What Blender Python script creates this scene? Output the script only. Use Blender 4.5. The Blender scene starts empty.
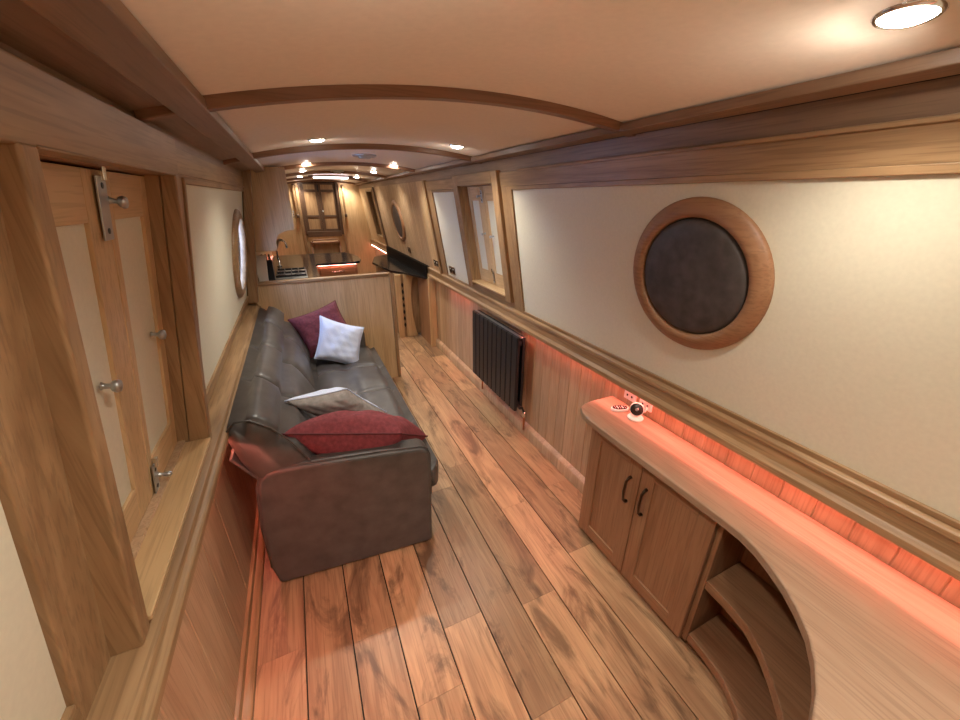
import bpy, bmesh, math, random
from mathutils import Vector, Matrix
random.seed(7)
SC = bpy.context.scene
COL = SC.collection

# ---------------------------------------------------------------- camera
cam = bpy.data.objects.new('camera', bpy.data.cameras.new('camera'))
COL.objects.link(cam)
SC.camera = cam
RX = Vector((0.90751534, -0.42001413, 0.00200858))
RU = Vector((0.16400909, 0.35876523, 0.91890616))
RF = Vector((0.38667418, 0.83359201, -0.39447108))
m = Matrix((RX, RU, -RF)).transposed().to_4x4()
m.translation = Vector((0, 0, 1.65))
cam.matrix_world = m
cam.data.sensor_width = 36
cam.data.lens = 376.8 / 960 * 36
cam.data.clip_start = 0.02

# ---------------------------------------------------------------- view, world
SC.view_settings.view_transform = 'Standard'
SC.view_settings.look = 'None'
SC.view_settings.gamma = 1
SC.view_settings.use_curve_mapping = False
SC.view_settings.exposure = 1.0
LAMP_W = 16.0          # watts of one ceiling downlight
LED_E = 54.0          # emission of the coral strips
w = bpy.data.worlds.new('outside'); SC.world = w; w.use_nodes = True
w.node_tree.nodes['Background'].inputs[0].default_value = (0.36, 0.53, 1.0, 1)
w.node_tree.nodes['Background'].inputs[1].default_value = 12.0


# ---------------------------------------------------------------- materials
def newmat(name):
    m = bpy.data.materials.new(name); m.use_nodes = True
    nt = m.node_tree
    return m, nt, nt.nodes['Principled BSDF']


def N(nt, t, **kw):
    n = nt.nodes.new(t)
    for k, v in kw.items():
        if k.startswith('i'):
            n.inputs[int(k[1:])].default_value = v
        else:
            setattr(n, k, v)
    return n


def ramp(nt, stops):
    r = nt.nodes.new('ShaderNodeValToRGB')
    e = r.color_ramp.elements
    while len(e) < len(stops): e.new(0.5)
    for el, (p, c) in zip(e, stops):
        el.position = p; el.color = (c[0], c[1], c[2], 1)
    return r


def wood(name, c1, c2, axis, rough=0.42, plank=None, vary=0.25, figure=1.0, attr=False):
    """c1 dark, c2 light, axis = grain direction; plank=(axis, width, x0) gives boards their own tone"""
    mt, nt, bs = newmat(name)
    L = nt.links.new
    tc = N(nt, 'ShaderNodeTexCoord')
    vec = tc.outputs['Object']
    rnd = None
    if plank or attr:
        if plank:
            pa, pw, p0 = plank
            sx = N(nt, 'ShaderNodeSeparateXYZ'); L(vec, sx.inputs[0])
            a = N(nt, 'ShaderNodeMath', operation='SUBTRACT', i1=p0); L(sx.outputs['XYZ'.index(pa)], a.inputs[0])
            b = N(nt, 'ShaderNodeMath', operation='DIVIDE', i1=pw); L(a.outputs[0], b.inputs[0])
            f = N(nt, 'ShaderNodeMath', operation='FLOOR'); L(b.outputs[0], f.inputs[0])
            src = f.outputs[0]
        else:
            at = N(nt, 'ShaderNodeAttribute', attribute_name='tone'); src = at.outputs['Fac']
        wn = N(nt, 'ShaderNodeTexWhiteNoise', noise_dimensions='1D'); L(src, wn.inputs['W'])
        rnd = wn.outputs['Value']
        cb = N(nt, 'ShaderNodeVectorMath', operation='SCALE'); L(wn.outputs['Color'], cb.inputs[0]); cb.inputs['Scale'].default_value = 11.0
        ad = N(nt, 'ShaderNodeVectorMath', operation='ADD'); L(vec, ad.inputs[0]); L(cb.outputs[0], ad.inputs[1])
        vec = ad.outputs[0]
    mp = N(nt, 'ShaderNodeMapping'); L(vec, mp.inputs['Vector'])
    sc = [9.0, 9.0, 9.0]; sc['XYZ'.index(axis)] = 0.9
    mp.inputs['Scale'].default_value = sc
    n1 = N(nt, 'ShaderNodeTexNoise'); n1.inputs['Scale'].default_value = 1.5
    n1.inputs['Detail'].default_value = 5; n1.inputs['Distortion'].default_value = 1.6 * figure
    L(mp.outputs[0], n1.inputs['Vector'])
    mp2 = N(nt, 'ShaderNodeMapping'); L(vec, mp2.inputs['Vector'])
    sc2 = [150.0, 150.0, 150.0]; sc2['XYZ'.index(axis)] = 5.0
    mp2.inputs['Scale'].default_value = sc2
    n2 = N(nt, 'ShaderNodeTexNoise'); n2.inputs['Scale'].default_value = 1.0; n2.inputs['Detail'].default_value = 3
    L(mp2.outputs[0], n2.inputs['Vector'])
    r1 = ramp(nt, [(0.3, c1), (0.7, c2)]); L(n1.outputs[0], r1.inputs[0])
    dk = tuple(x * 0.72 for x in c1)
    mx = N(nt, 'ShaderNodeMix', data_type='RGBA')
    r2 = ramp(nt, [(0.38, (1, 1, 1)), (0.5, (0, 0, 0))]); L(n2.outputs[0], r2.inputs[0])
    sc_ = N(nt, 'ShaderNodeMath', operation='MULTIPLY', i1=0.45); L(r2.outputs[0], sc_.inputs[0])
    L(sc_.outputs[0], mx.inputs[0]); L(r1.outputs[0], mx.inputs[6]); mx.inputs[7].default_value = (*dk, 1)
    out = mx.outputs[2]
    if attr:   # knots and dark figure for the floor boards
        mp3 = N(nt, 'ShaderNodeMapping'); L(vec, mp3.inputs['Vector'])
        s3 = [5.5, 5.5, 5.5]; s3['XYZ'.index(axis)] = 1.7; mp3.inputs['Scale'].default_value = s3
        n3 = N(nt, 'ShaderNodeTexNoise'); n3.inputs['Scale'].default_value = 1.0; n3.inputs['Detail'].default_value = 7
        n3.inputs['Roughness'].default_value = 0.62; n3.inputs['Distortion'].default_value = 2.2
        L(mp3.outputs[0], n3.inputs['Vector'])
        r3 = ramp(nt, [(0.52, (0, 0, 0)), (0.66, (1, 1, 1))]); L(n3.outputs[0], r3.inputs[0])
        k = N(nt, 'ShaderNodeMath', operation='MULTIPLY', i1=0.75); L(r3.outputs[0], k.inputs[0])
        m3 = N(nt, 'ShaderNodeMix', data_type='RGBA'); L(k.outputs[0], m3.inputs[0]); L(out, m3.inputs[6])
        m3.inputs[7].default_value = (c1[0] * .30, c1[1] * .27, c1[2] * .26, 1)
        out = m3.outputs[2]
        vo = N(nt, 'ShaderNodeTexVoronoi'); vo.inputs['Scale'].default_value = 1.0
        mp4 = N(nt, 'ShaderNodeMapping'); L(vec, mp4.inputs['Vector'])
        s4 = [5, 5, 5]; s4['XYZ'.index(axis)] = 1.9; mp4.inputs['Scale'].default_value = s4
        L(mp4.outputs[0], vo.inputs['Vector'])
        r4 = ramp(nt, [(0.035, (1, 1, 1)), (0.11, (0, 0, 0))]); L(vo.outputs['Distance'], r4.inputs[0])
        k4 = N(nt, 'ShaderNodeMath', operation='MULTIPLY', i1=0.7); L(r4.outputs[0], k4.inputs[0])
        m4 = N(nt, 'ShaderNodeMix', data_type='RGBA'); L(k4.outputs[0], m4.inputs[0]); L(out, m4.inputs[6])
        m4.inputs[7].default_value = (0.07, 0.04, 0.022, 1)
        out = m4.outputs[2]
    if rnd is not None:
        mr = N(nt, 'ShaderNodeMapRange'); L(rnd, mr.inputs[0])
        mr.inputs['To Min'].default_value = 1 - vary; mr.inputs['To Max'].default_value = 1 + vary
        hs = N(nt, 'ShaderNodeHueSaturation'); L(mr.outputs[0], hs.inputs['Value']); L(out, hs.inputs['Color'])
        out = hs.outputs[0]
    L(out, bs.inputs['Base Color'])
    bs.inputs['Roughness'].default_value = rough
    bp = N(nt, 'ShaderNodeBump'); bp.inputs['Strength'].default_value = 0.12; bp.inputs['Distance'].default_value = 0.002
    L(n2.outputs[0], bp.inputs['Height']); L(bp.outputs[0], bs.inputs['Normal'])
    return mt


def plain(name, c, rough=0.5, metal=0, noise=0, nscale=40, bump=0, spec=None):
    mt, nt, bs = newmat(name)
    bs.inputs['Base Color'].default_value = (*c, 1); bs.inputs['Roughness'].default_value = rough
    bs.inputs['Metallic'].default_value = metal
    if spec is not None: bs.inputs['Specular IOR Level'].default_value = spec
    if noise or bump:
        tc = N(nt, 'ShaderNodeTexCoord'); n = N(nt, 'ShaderNodeTexNoise'); n.inputs['Scale'].default_value = nscale
        n.inputs['Detail'].default_value = 4
        nt.links.new(tc.outputs['Object'], n.inputs['Vector'])
        if noise:
            r = ramp(nt, [(0.3, [x * (1 - noise) for x in c]), (0.7, [min(1, x * (1 + noise)) for x in c])])
            nt.links.new(n.outputs[0], r.inputs[0]); nt.links.new(r.outputs[0], bs.inputs['Base Color'])
        if bump:
            b = N(nt, 'ShaderNodeBump'); b.inputs['Strength'].default_value = bump; b.inputs['Distance'].default_value = 0.003
            nt.links.new(n.outputs[0], b.inputs['Height']); nt.links.new(b.outputs[0], bs.inputs['Normal'])
    return mt


def emit(name, c, s):
    mt, nt, bs = newmat(name)
    bs.inputs['Base Color'].default_value = (*c, 1)
    bs.inputs['Emission Color'].default_value = (*c, 1); bs.inputs['Emission Strength'].default_value = s
    return mt


OD, OL = (0.235, 0.132, 0.062), (0.40, 0.25, 0.128)
M = {}
for ax in 'XYZ':
    M['oak' + ax] = wood('oak_' + ax, OD, OL, ax)
    M['pale' + ax] = wood('pale_oak_' + ax, (0.52, 0.34, 0.17), (0.63, 0.44, 0.245), ax, figure=0.5)
    M['walnut' + ax] = wood('dark_wood_' + ax, (0.07, 0.035, 0.02), (0.12, 0.065, 0.035), ax)
    M['cab' + ax] = wood('cabinet_oak_' + ax, (0.26, 0.125, 0.06), (0.35, 0.19, 0.10), ax, rough=0.5)
M['ceilwoodY'] = wood('mahogany_toned_oak_Y', (0.20, 0.118, 0.07), (0.29, 0.178, 0.108), 'Y')
M['ceilwoodX'] = wood('mahogany_toned_oak_X', (0.20, 0.095, 0.05), (0.27, 0.14, 0.08), 'X')
M['top'] = wood('worktop_oak', (0.30, 0.185, 0.12), (0.385, 0.26, 0.178), 'Y', rough=0.38)
M['board'] = wood('boarding_oak', (0.42, 0.27, 0.16), (0.55, 0.38, 0.24), 'Z', plank=('Y', 0.095, -2.0), vary=0.14)
M['bead'] = wood('beadboard_oak', (0.36, 0.23, 0.13), (0.48, 0.33, 0.2), 'Z', plank=('Y', 0.07, -2.0), vary=0.10)
M['floor'] = wood('floor_oak', (0.31, 0.178, 0.095), (0.47, 0.298, 0.162), 'Y', rough=0.38, attr=True, vary=0.26, figure=1.4)
M['cream'] = plain('cream_panel', (0.68, 0.65, 0.52), 0.55, noise=0.03, nscale=90)
M['ceil'] = plain('ceiling_cream', (0.74, 0.62, 0.51), 0.34, noise=0.03, nscale=60, bump=0.05)
M['leather'] = plain('sofa_leather', (0.078, 0.070, 0.068), 0.38, noise=0.22, nscale=14, bump=0.25)
M['seatleather'] = M['leather']
M['bung'] = plain('bung_leather', (0.055, 0.047, 0.046), 0.5, noise=0.35, nscale=22, bump=0.3)
M['red'] = plain('red_cushion_cloth', (0.20, 0.035, 0.045), 0.85, noise=0.25, nscale=60, bump=0.4)
M['darkred'] = plain('plum_cushion_cloth', (0.14, 0.028, 0.042), 0.85, noise=0.25, nscale=60, bump=0.4)
M['redpipe'] = plain('red_piping', (0.10, 0.015, 0.02), 0.8)
M['white'] = plain('white_cushion_cloth', (0.58, 0.65, 0.84), 0.9, noise=0.06, nscale=150, bump=0.5)
M['grey'] = plain('grey_cushion_cloth', (0.27, 0.25, 0.24), 0.9, noise=0.2, nscale=40, bump=0.3)
M['gran'] = plain('black_granite', (0.012, 0.012, 0.013), 0.12, noise=0.5, nscale=200)
M['blackstone'] = plain('black_granite_edge', (0.004, 0.004, 0.004), 0.5, spec=0.05)
M['black'] = plain('black_metal', (0.012, 0.013, 0.017), 0.38)
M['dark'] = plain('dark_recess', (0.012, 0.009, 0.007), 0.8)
M['chrome'] = plain('chrome', (0.75, 0.75, 0.76), 0.14, metal=1)
M['nickel'] = plain('satin_nickel', (0.50, 0.52, 0.54), 0.36, metal=1)
M['bronze'] = plain('bronze_handle', (0.10, 0.07, 0.05), 0.3, metal=1)
M['copper'] = plain('copper_pipe', (0.55, 0.25, 0.13), 0.3, metal=1)
M['plastic'] = plain('white_plastic', (0.78, 0.76, 0.72), 0.35)
M['bplastic'] = plain('black_plastic', (0.015, 0.013, 0.013), 0.25)
M['pinkbtn'] = plain('rose_button', (0.45, 0.2, 0.2), 0.4)
M['lamp'] = emit('lamp_glow', (1.0, 0.93, 0.82), 40)
M['tube'] = emit('tube_glow', (1.0, 0.86, 0.92), 3.0)
M['led'] = emit('coral_led', (1.0, 0.24, 0.19), LED_E)
M['dimled'] = emit('coral_led_left', (1.0, 0.27, 0.19), LED_E * .75)
M['softled'] = emit('soft_coral_led', (1.0, 0.36, 0.27), 14.0)
gm, nt, bs = newmat('window_glass')
tr = N(nt, 'ShaderNodeBsdfTransparent'); gl = N(nt, 'ShaderNodeBsdfGlossy'); gl.inputs['Roughness'].default_value = 0.02
ms = N(nt, 'ShaderNodeMixShader', i0=0.1); nt.links.new(tr.outputs[0], ms.inputs[1]); nt.links.new(gl.outputs[0], ms.inputs[2])
nt.links.new(ms.outputs[0], nt.nodes['Material Output'].inputs[0])
M['glass'] = gm


# ---------------------------------------------------------------- mesh helpers
class MB:
    def __init__(s): s.v = []; s.f = []

    def add(s, vs, fs):
        o = len(s.v); s.v += [tuple(v) for v in vs]; s.f += [tuple(i + o for i in f) for f in fs]; return s

    def box(s, x0, x1, y0, y1, z0, z1):
        return s.hexa([(x0, y0, z0), (x1, y0, z0), (x1, y1, z0), (x0, y1, z0), (x0, y0, z1), (x1, y0, z1), (x1, y1, z1), (x0, y1, z1)])

    def hexa(s, p):
        return s.add(p, [(0, 3, 2, 1), (4, 5, 6, 7), (0, 1, 5, 4), (1, 2, 6, 5), (2, 3, 7, 6), (3, 0, 4, 7)])

    def prism(s, poly, axis, a0, a1):
        n = len(poly); f3 = {'X': lambda p, a: (a, p[0], p[1]), 'Y': lambda p, a: (p[0], a, p[1]), 'Z': lambda p, a: (p[0], p[1], a)}[axis]
        vs = [f3(p, a0) for p in poly] + [f3(p, a1) for p in poly]
        fs = [tuple(range(n)), tuple(range(2 * n - 1, n - 1, -1))] + [(i, (i + 1) % n, n + (i + 1) % n, n + i) for i in range(n)]
        return s.add(vs, fs)

    def lathe(s, prof, c, ax, seg=24, sy=1.0, up=None):
        """prof = [(r, h)], revolved about ax through c"""
        ax = Vector(ax).normalized()
        u = Vector(up) if up else (Vector((0, 0, 1)) if abs(ax.z) < .9 else Vector((1, 0, 0)))
        u = (u - ax * u.dot(ax)).normalized(); v = ax.cross(u); c = Vector(c)
        vs = []; n = len(prof)
        for k in range(seg):
            a = 2 * math.pi * k / seg
            for r, h in prof:
                vs.append(c + ax * h + (u * math.cos(a) + v * math.sin(a) * sy) * max(r, 1e-5))
        fs = [(k * n + i, ((k + 1) % seg) * n + i, ((k + 1) % seg) * n + i + 1, k * n + i + 1) for k in range(seg) for i in range(n - 1)]
        fs.append(tuple(k * n for k in range(seg))[::-1]); fs.append(tuple(k * n + n - 1 for k in range(seg)))
        return s.add(vs, fs)

    def ring(s, prof, c, ax, seg=48, up=None):
        """closed profile revolved"""
        ax = Vector(ax).normalized(); u = Vector((0, 0, 1)); u = (u - ax * u.dot(ax)).normalized(); v = ax.cross(u); c = Vector(c)
        vs = []; n = len(prof)
        for k in range(seg):
            a = 2 * math.pi * k / seg
            for r, h in prof: vs.append(c + ax * h + (u * math.cos(a) + v * math.sin(a)) * r)
        fs = [(k * n + i, ((k + 1) % seg) * n + i, ((k + 1) % seg) * n + (i + 1) % n, k * n + (i + 1) % n) for k in range(seg) for i in range(n)]
        return s.add(vs, fs)

    def tube(s, pts, r, seg=10):
        pts = [Vector(p) for p in pts]; vs = []
        rs = r if isinstance(r, (list, tuple)) else [r] * len(pts)
        t = (pts[1] - pts[0]).normalized(); u = t.orthogonal().normalized()
        for i, p in enumerate(pts):
            a = pts[max(i - 1, 0)]; b = pts[min(i + 1, len(pts) - 1)]; t = (b - a).normalized()
            u = (u - t * u.dot(t)).normalized(); v = t.cross(u)
            for k in range(seg):
                an = 2 * math.pi * k / seg; vs.append(p + (u * math.cos(an) + v * math.sin(an)) * rs[i])
        fs = [(i * seg + k, i * seg + (k + 1) % seg, (i + 1) * seg + (k + 1) % seg, (i + 1) * seg + k) for i in range(len(pts) - 1) for k in range(seg)]
        fs.append(tuple(range(seg))[::-1]); fs.append(tuple((len(pts) - 1) * seg + k for k in range(seg)))
        return s.add(vs, fs)

    def grid(s, fn, nu, nv):
        vs = [fn(i / nu, j / nv) for i in range(nu + 1) for j in range(nv + 1)]
        fs = [(i * (nv + 1) + j, (i + 1) * (nv + 1) + j, (i + 1) * (nv + 1) + j + 1, i * (nv + 1) + j + 1) for i in range(nu) for j in range(nv)]
        return s.add(vs, fs)

    def build(s, name, mat, parent=None, bevel=0, smooth=False, seg=2, weld=0, solid=0):
        me = bpy.data.meshes.new(name); me.from_pydata(s.v, [], s.f)
        bm = bmesh.new(); bm.from_mesh(me)
        if weld: bmesh.ops.remove_doubles(bm, verts=bm.verts, dist=weld)
        bmesh.ops.recalc_face_normals(bm, faces=bm.faces); bm.to_mesh(me); bm.free()
        me.materials.append(mat)
        o = bpy.data.objects.new(name, me); COL.objects.link(o)
        if parent is not None:
            o.parent = parent; o.matrix_parent_inverse = Matrix.Translation(-Vector(parent.location))
        if smooth:
            for p in me.polygons: p.use_smooth = True
        if bevel:
            b = o.modifiers.new('bevel', 'BEVEL'); b.width = bevel; b.segments = seg; b.limit_method = 'ANGLE'; b.angle_limit = math.radians(40)
            for p in me.polygons: p.use_smooth = True
            b.harden_normals = True
        elif smooth and smooth != 'all':
            pass
        return o


def thing(name, label, cat, loc=(0, 0, 0), group=None):
    o = bpy.data.objects.new(name, None); COL.objects.link(o); o.location = loc
    o.empty_display_size = 0.05
    return tag(o, label, cat, group)


def tag(o, label, cat, group=None):
    o['label'] = label; o['category'] = cat
    if group: o['group'] = group
    return o


def struct(name, loc=(0, 0, 0)):
    o = bpy.data.objects.new(name, None); COL.objects.link(o); o.location = loc; o['kind'] = 'structure'; return o


def S(o):
    o['kind'] = 'structure'; return o


K = 0.169


def lean(side, z, off=0.0):
    """x of the leaning upper hull side; off > 0 goes outboard"""
    return 1.30 - K * (z - .933) + off if side == 'R' else -.43 + K * (z - .933) - off


def lb(mb, side, y0, y1, z0, z1, o0, o1):
    p = []
    oo = o0 if isinstance(o0, tuple) else (o0, o0)
    for z, o0 in zip((z0, z1), oo):
        for (o, y) in ((o0, y0), (o1, y0), (o1, y1), (o0, y1)): p.append((lean(side, z, o), y, z))
    return mb.hexa(p)


def LB(side, *a): return lb(MB(), side, *a)


def frame(side, y):
    n = Vector((-1 if side == 'R' else 1, 0, -K)).normalized()
    return n


Y0, Y1 = -0.95, 7.75      # ends of the room
XR, XL = 1.34, -.455      # lower linings

# ================================================================= FLOOR
joints = {-1: [1.14], 0: [1.60, .1], 1: [1.07, 2.3], 2: [.76, 2.0], 3: [.97, 2.6], 4: [.56, 1.75, 3.0],
          5: [.92, 1.92, 2.85], 6: [1.45, .25, 3.3], 7: [1.05, 2.22, 3.9], 8: [1.5, .3, 2.9]}
mb = MB(); tones = []
seam0, PW = -.2375, .1742
for k in range(-2, 9):
    xa, xb = seam0 + PW * k, seam0 + PW * (k + 1)
    if k == -2: xb = seam0 - PW
    xa = max(xa, XL - .01); xb = min(xb, XR + .01)
    if xb - xa < .02: continue
    js = sorted(joints.get(k, []))
    while not js or js[0] > Y0 + .3: js = [(js[0] if js else .5) - random.uniform(.8, 1.1)] + js
    while js[-1] < Y1: js.append(js[-1] + random.uniform(.75, 1.15))
    js = [max(Y0, min(Y1, j)) for j in js]
    for a, b in zip(js[:-1], js[1:]):
        if b - a < .01: continue
        g = .0026
        mb.box(xa + g, xb - g, a + .0004, b - .0004, -.02, 0)
        tones += [random.uniform(0, 500)] * 6
mb2 = MB().box(XL - .01, XR + .01, Y0, Y1, -.06, -.012)
fl = S(mb.build('floor', M['floor']))
at = fl.data.attributes.new('tone', 'FLOAT', 'FACE')
for i, t in enumerate(tones): at.data[i].value = t
mb2.build('subfloor', M['dark'], fl)

# ================================================================= WALLS
wr = struct('wall_right'); wl = struct('wall_left')


def grooved(side, x, y0, y1, z0, z1, w, mat, parent, name, leanoff=None):
    """boards with V joints"""
    mb = MB(); y = y0; sgn = 1 if side == 'R' else -1; g = .0035
    prof = []
    while y < y1 - .001:
        ye = min(y + w, y1); prof += [(y, g), (y + g, 0), (ye - g, 0)]; y = ye
    prof.append((y1, g))
    vs = []
    for z in (z0, z1):
        for (yy, d) in prof:
            xx = (x + sgn * d) if leanoff is None else lean(side, z, leanoff + d)
            vs.append((xx, yy, z))
    n = len(prof)
    # thick back
    for z in (z0, z1):
        for yy in (y0, y1):
            xx = (x + sgn * .02) if leanoff is None else lean(side, z, leanoff + .02)
            vs.append((xx, yy, z))
    fs = [(i, i + 1, n + i + 1, n + i) for i in range(n - 1)]
    b = 2 * n
    fs += [(b, b + 1, b + 3, b + 2), (0, b, b + 2, n), (n - 1, 2 * n - 1, b + 3, b + 1), tuple([n + i for i in range(n)] + [b + 3, b + 2]), tuple([b, b + 1] + [n - 1 - i for i in range(n)])]
    mb.add(vs, fs)
    return mb.build(name, mat, parent)


grooved('R', XR, Y0, Y1, 0, .90, .095, M['board'], wr, 'lower_boarding')
grooved('L', XL, Y0, Y1, 0, .90, .24, M['board'], wl, 'lower_boarding')

# rails (dado) along both sides : hollow behind so the strip light shines on the boarding
railR = [(1.268, .832), (1.268, .856), (1.280, .862), (1.286, .868), (1.286, .908), (1.279, .914), (1.279, .930), (1.288, .938), (1.345, .940), (1.345, .905), (1.296, .905), (1.296, .870), (1.278, .862), (1.278, .832)]
S(MB().prism(railR, 'Y', Y0, Y1).build('trim_1', M['oakY'], bevel=.002))
railL = [(.865 - x - .001, z) for x, z in railR]
railL = [(-.357, .818), (-.357, .838), (-.363, .845), (-.371, .847), (-.376, .858), (-.402, .868), (-.46, .868), (-.46, .852), (-.385, .852), (-.385, .818)]
S(MB().prism(railL, 'Y', Y0, 3.47).build('trim_2', M['oakY'], bevel=.002))
S(MB().prism([(1.3125, 0), (1.3125, .075), (1.318, .083), (XR, .10), (XR, 0)], 'Y', 1.15, 4.1).build('baseboard_right', M['board'], bevel=.002))
S(MB().prism([(-.41, 0), (-.412, .012), (-.425, .022), (-.44, .024), (-.442, .05), (XL, .055), (XL, 0)], 'Y', Y0, 3.44).build('baseboard_left', M['oakY'], bevel=.001))


def slab_hole(side, y0, y1, z0, z1, cy, cz, r, o0, o1, seg=64):
    """leaning slab with a round hole (circle measured in the slab plane)"""
    ang = sorted([2 * math.pi * i / seg for i in range(seg)] + [math.atan2(z - cz, y - cy) % (2 * math.pi) for y in (y0, y1) for z in (z0, z1)])
    kz = 1 / math.sqrt(1 + K * K); vs = []; n = len(ang)
    for o in (o0, o1):
        for a in ang:
            yy, zz = cy + r * math.cos(a), cz + r * math.sin(a) * kz; vs.append((lean(side, zz, o), yy, zz))
        for a in ang:
            c, s_ = math.cos(a), math.sin(a)
            t = min(((y1 - cy) / c if c > 1e-9 else (y0 - cy) / c if c < -1e-9 else 1e9), ((z1 - cz) / s_ if s_ > 1e-9 else (z0 - cz) / s_ if s_ < -1e-9 else 1e9))
            vs.append((lean(side, cz + t * s_, o), cy + t * c, cz + t * s_))
    fs = []
    for i in range(n):
        j = (i + 1) % n
        fs += [(i, j, n + j, n + i), (2 * n + i, 2 * n + j, 3 * n + j, 3 * n + i), (i, j, 2 * n + j, 2 * n + i), (n + i, n + j, 3 * n + j, 3 * n + i)]
    return MB().add(vs, fs)


def panel(side, y0, y1, z0, z1, parent, hole=None, bead=.018):
    if hole: slab_hole(side, y0, y1, z0, z1, *hole, .004, .03).build('cream_panel', M['cream'], parent)
    else: LB(side, y0, y1, z0, z1, .004, .03).build('cream_panel', M['cream'], parent)
    for (a, b, c, d) in ((y0 - bead, y0, z0 - bead, z1 + bead), (y1, y1 + bead, z0 - bead, z1 + bead)):
        LB(side, a, b, c, d, -.007, .02).build('panel_bead', M['oakZ'], parent, bevel=.003)
    for (c, d) in ((z0 - bead, z0), (z1, z1 + bead)):
        LB(side, y0, y1, c, d, -.007, .02).build('panel_bead', M['oakY'], parent, bevel=.003)


def flat(side, y0, y1, z0, z1, parent, mat='oakZ', o=0.0, name='board', bev=.0015):
    return LB(side, y0, y1, z0, z1, o, .03).build(name, M[mat], parent, bevel=bev)


# ---- right side, bow to stern of the picture
panel('R', Y0, 2.09, .957, 1.695, wr, bead=.02)
flat('R', 2.11, 2.222, .87, 1.715, wr)
flat('R', Y0, 2.11, .90, .937, wr, 'oakY')
panel('R', 3.015, 3.545, .957, 1.695, wr)
flat('R', 2.948, 2.997, .87, 1.715, wr)
flat('R', 2.222, 2.948, .87, 1.02, wr, 'oakY', .004)
flat('R', 3.0, 3.56, .90, .939, wr, 'oakY')
flat('R', 3.563, 3.70, .87, 1.715, wr)
flat('R', 3.70, 3.745, .87, 1.80, wr, o=-.02, name='post')
flat('R', 3.745, 4.02, .87, 1.80, wr, 'paleZ')
grooved('R', 0, 4.02, 6.29, .87, 1.80, .07, M['bead'], wr, 'upper_boarding', leanoff=.002)
flat('R', 6.29, 6.335, .87, 1.80, wr, 'walnutZ', -.02, 'post')
flat('R', 6.335, 6.42, .87, 1.80, wr, 'paleZ')
flat('R', 6.88, Y1, .87, 1.80, wr, 'paleZ')
flat('R', 6.42, 6.88, .87, 1.08, wr, 'paleZ')
flat('R', 6.42, 6.88, 1.74, 1.80, wr, 'paleZ')
flat('R', Y0, 2.222, 1.715, 1.79, wr, 'oakY', -.003, 'header_board')
flat('R', 2.222, 2.948, 1.73, 1.79, wr, 'oakY', 0, 'header_board')
flat('R', 2.948, 3.70, 1.715, 1.79, wr, 'oakY', -.003, 'header_board')
LB('R', Y0, Y1, 1.793, 1.86, .012, .04).build('cove_board', M['ceilwoodY'], wr)
LB('R', Y0, 2.0, 1.785, 1.797, -.010, .02).build('header_bead', M['oakY'], wr, bevel=.003)

# ---- left side
panel('L', Y0, .548, .945, 1.69, wl)
flat('L', .566, .672, .86, 1.73, wl)
flat('L', Y0, .566, .88, .927, wl, 'oakY')
flat('L', 1.42, 1.585, .86, 1.73, wl)
flat('L', 1.585, 3.44, .88, .927, wl, 'oakY')
LB('L', .714, 1.376, .868, .878, -.046, .03).build('apron', M['oakY'], wl, bevel=.003)
PL = (2.96, 1.31)
panel('L', 1.605, 3.40, .945, 1.69, wl, hole=(PL[0], PL[1], .235))
flat('L', Y0, 3.44, 1.708, 1.785, wl, 'oakY', -.004, 'header_board')
LB('L', .50, 1.420, 1.706, 1.80, -.026, .01).build('hatch_header', M['oakY'], wl, bevel=.004)
LB('L', 1.446, 3.44, 1.715, 1.725, -.010, .01).build('header_bead', M['oakY'], wl, bevel=.002)
LB('L', Y0, 3.44, 1.783, 1.85, .0, .03).build('cove_board', M['ceilwoodY'], wl)
flat('L', 3.44, Y1, .80, 1.86, wl, 'paleZ', .01)
MB().hexa([(-.50, 3.40, .885), (-.365, 3.40, .885), (-.365, 3.47, .885), (-.50, 3.47, .885), (-.34, 3.40, 1.84), (-.225, 3.40, 1.84), (-.225, 3.47, 1.84), (-.34, 3.47, 1.84)]).build('end_post', M['oakZ'], wl, bevel=.003)

# unseen hull plates added outside the linings to stop light leaks
slab_hole('L', Y0 - .04, Y1 + .06, -.06, 1.99, PL[0], PL[1], .222, .09, .10).build('hull_light_stop', M['black'], wl)
LB('R', Y0 - .04, Y1 + .06, -.06, 1.99, .09, .10).build('hull_light_stop', M['black'], wr)
# ends of the room
we = struct('wall_far')
MB().box(-.75, .145, Y1, Y1 + .04, 0, 1.99).build('left_bulkhead', M['paleZ'], we)
MB().box(.80, 1.65, Y1, Y1 + .04, 0, 1.99).build('right_bulkhead', M['paleZ'], we)
MB().box(.145, .80, Y1 + .01, Y1 + .05, 0, 1.03).build('middle_bulkhead', M['paleZ'], we)
MB().box(.10, .145, Y1 - .03, Y1, 0, 1.89).box(.80, .84, Y1 - .03, Y1, 0, 1.89).build('door_post', M['oakZ'], we, bevel=.003)
S(MB().box(-.75, 1.65, Y0 - .04, Y0, -.06, 1.99).build('wall_near', M['paleZ']))

# ================================================================= CEILING
def arc(x): return 1.917 - .15 * (x - .56) ** 2


cl = struct('ceiling')
MB().box(-.75, 1.65, Y0 - .04, Y1 + .1, 1.985, 1.995).build('roof_light_stop', M['black'], cl)  # unseen plate added over the ceiling to close light leaks
MB().box(.1, .85, Y1 + .05, Y1 + .07, .9, 1.99).build('door_light_stop', M['dark'], cl)  # dark sheet added behind the far doors to keep light from leaking in
xs = [-.30 + i * (1.18 + .30) / 40 for i in range(41)]
MB().prism([(x, arc(x) + .016) for x in xs] + [(x, arc(x) + .04) for x in reversed(xs)], 'Y', Y0, Y1).build('ceiling_lining', M['ceil'], cl, smooth=False)
for p in cl.children[0].data.polygons: p.use_smooth = True
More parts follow.
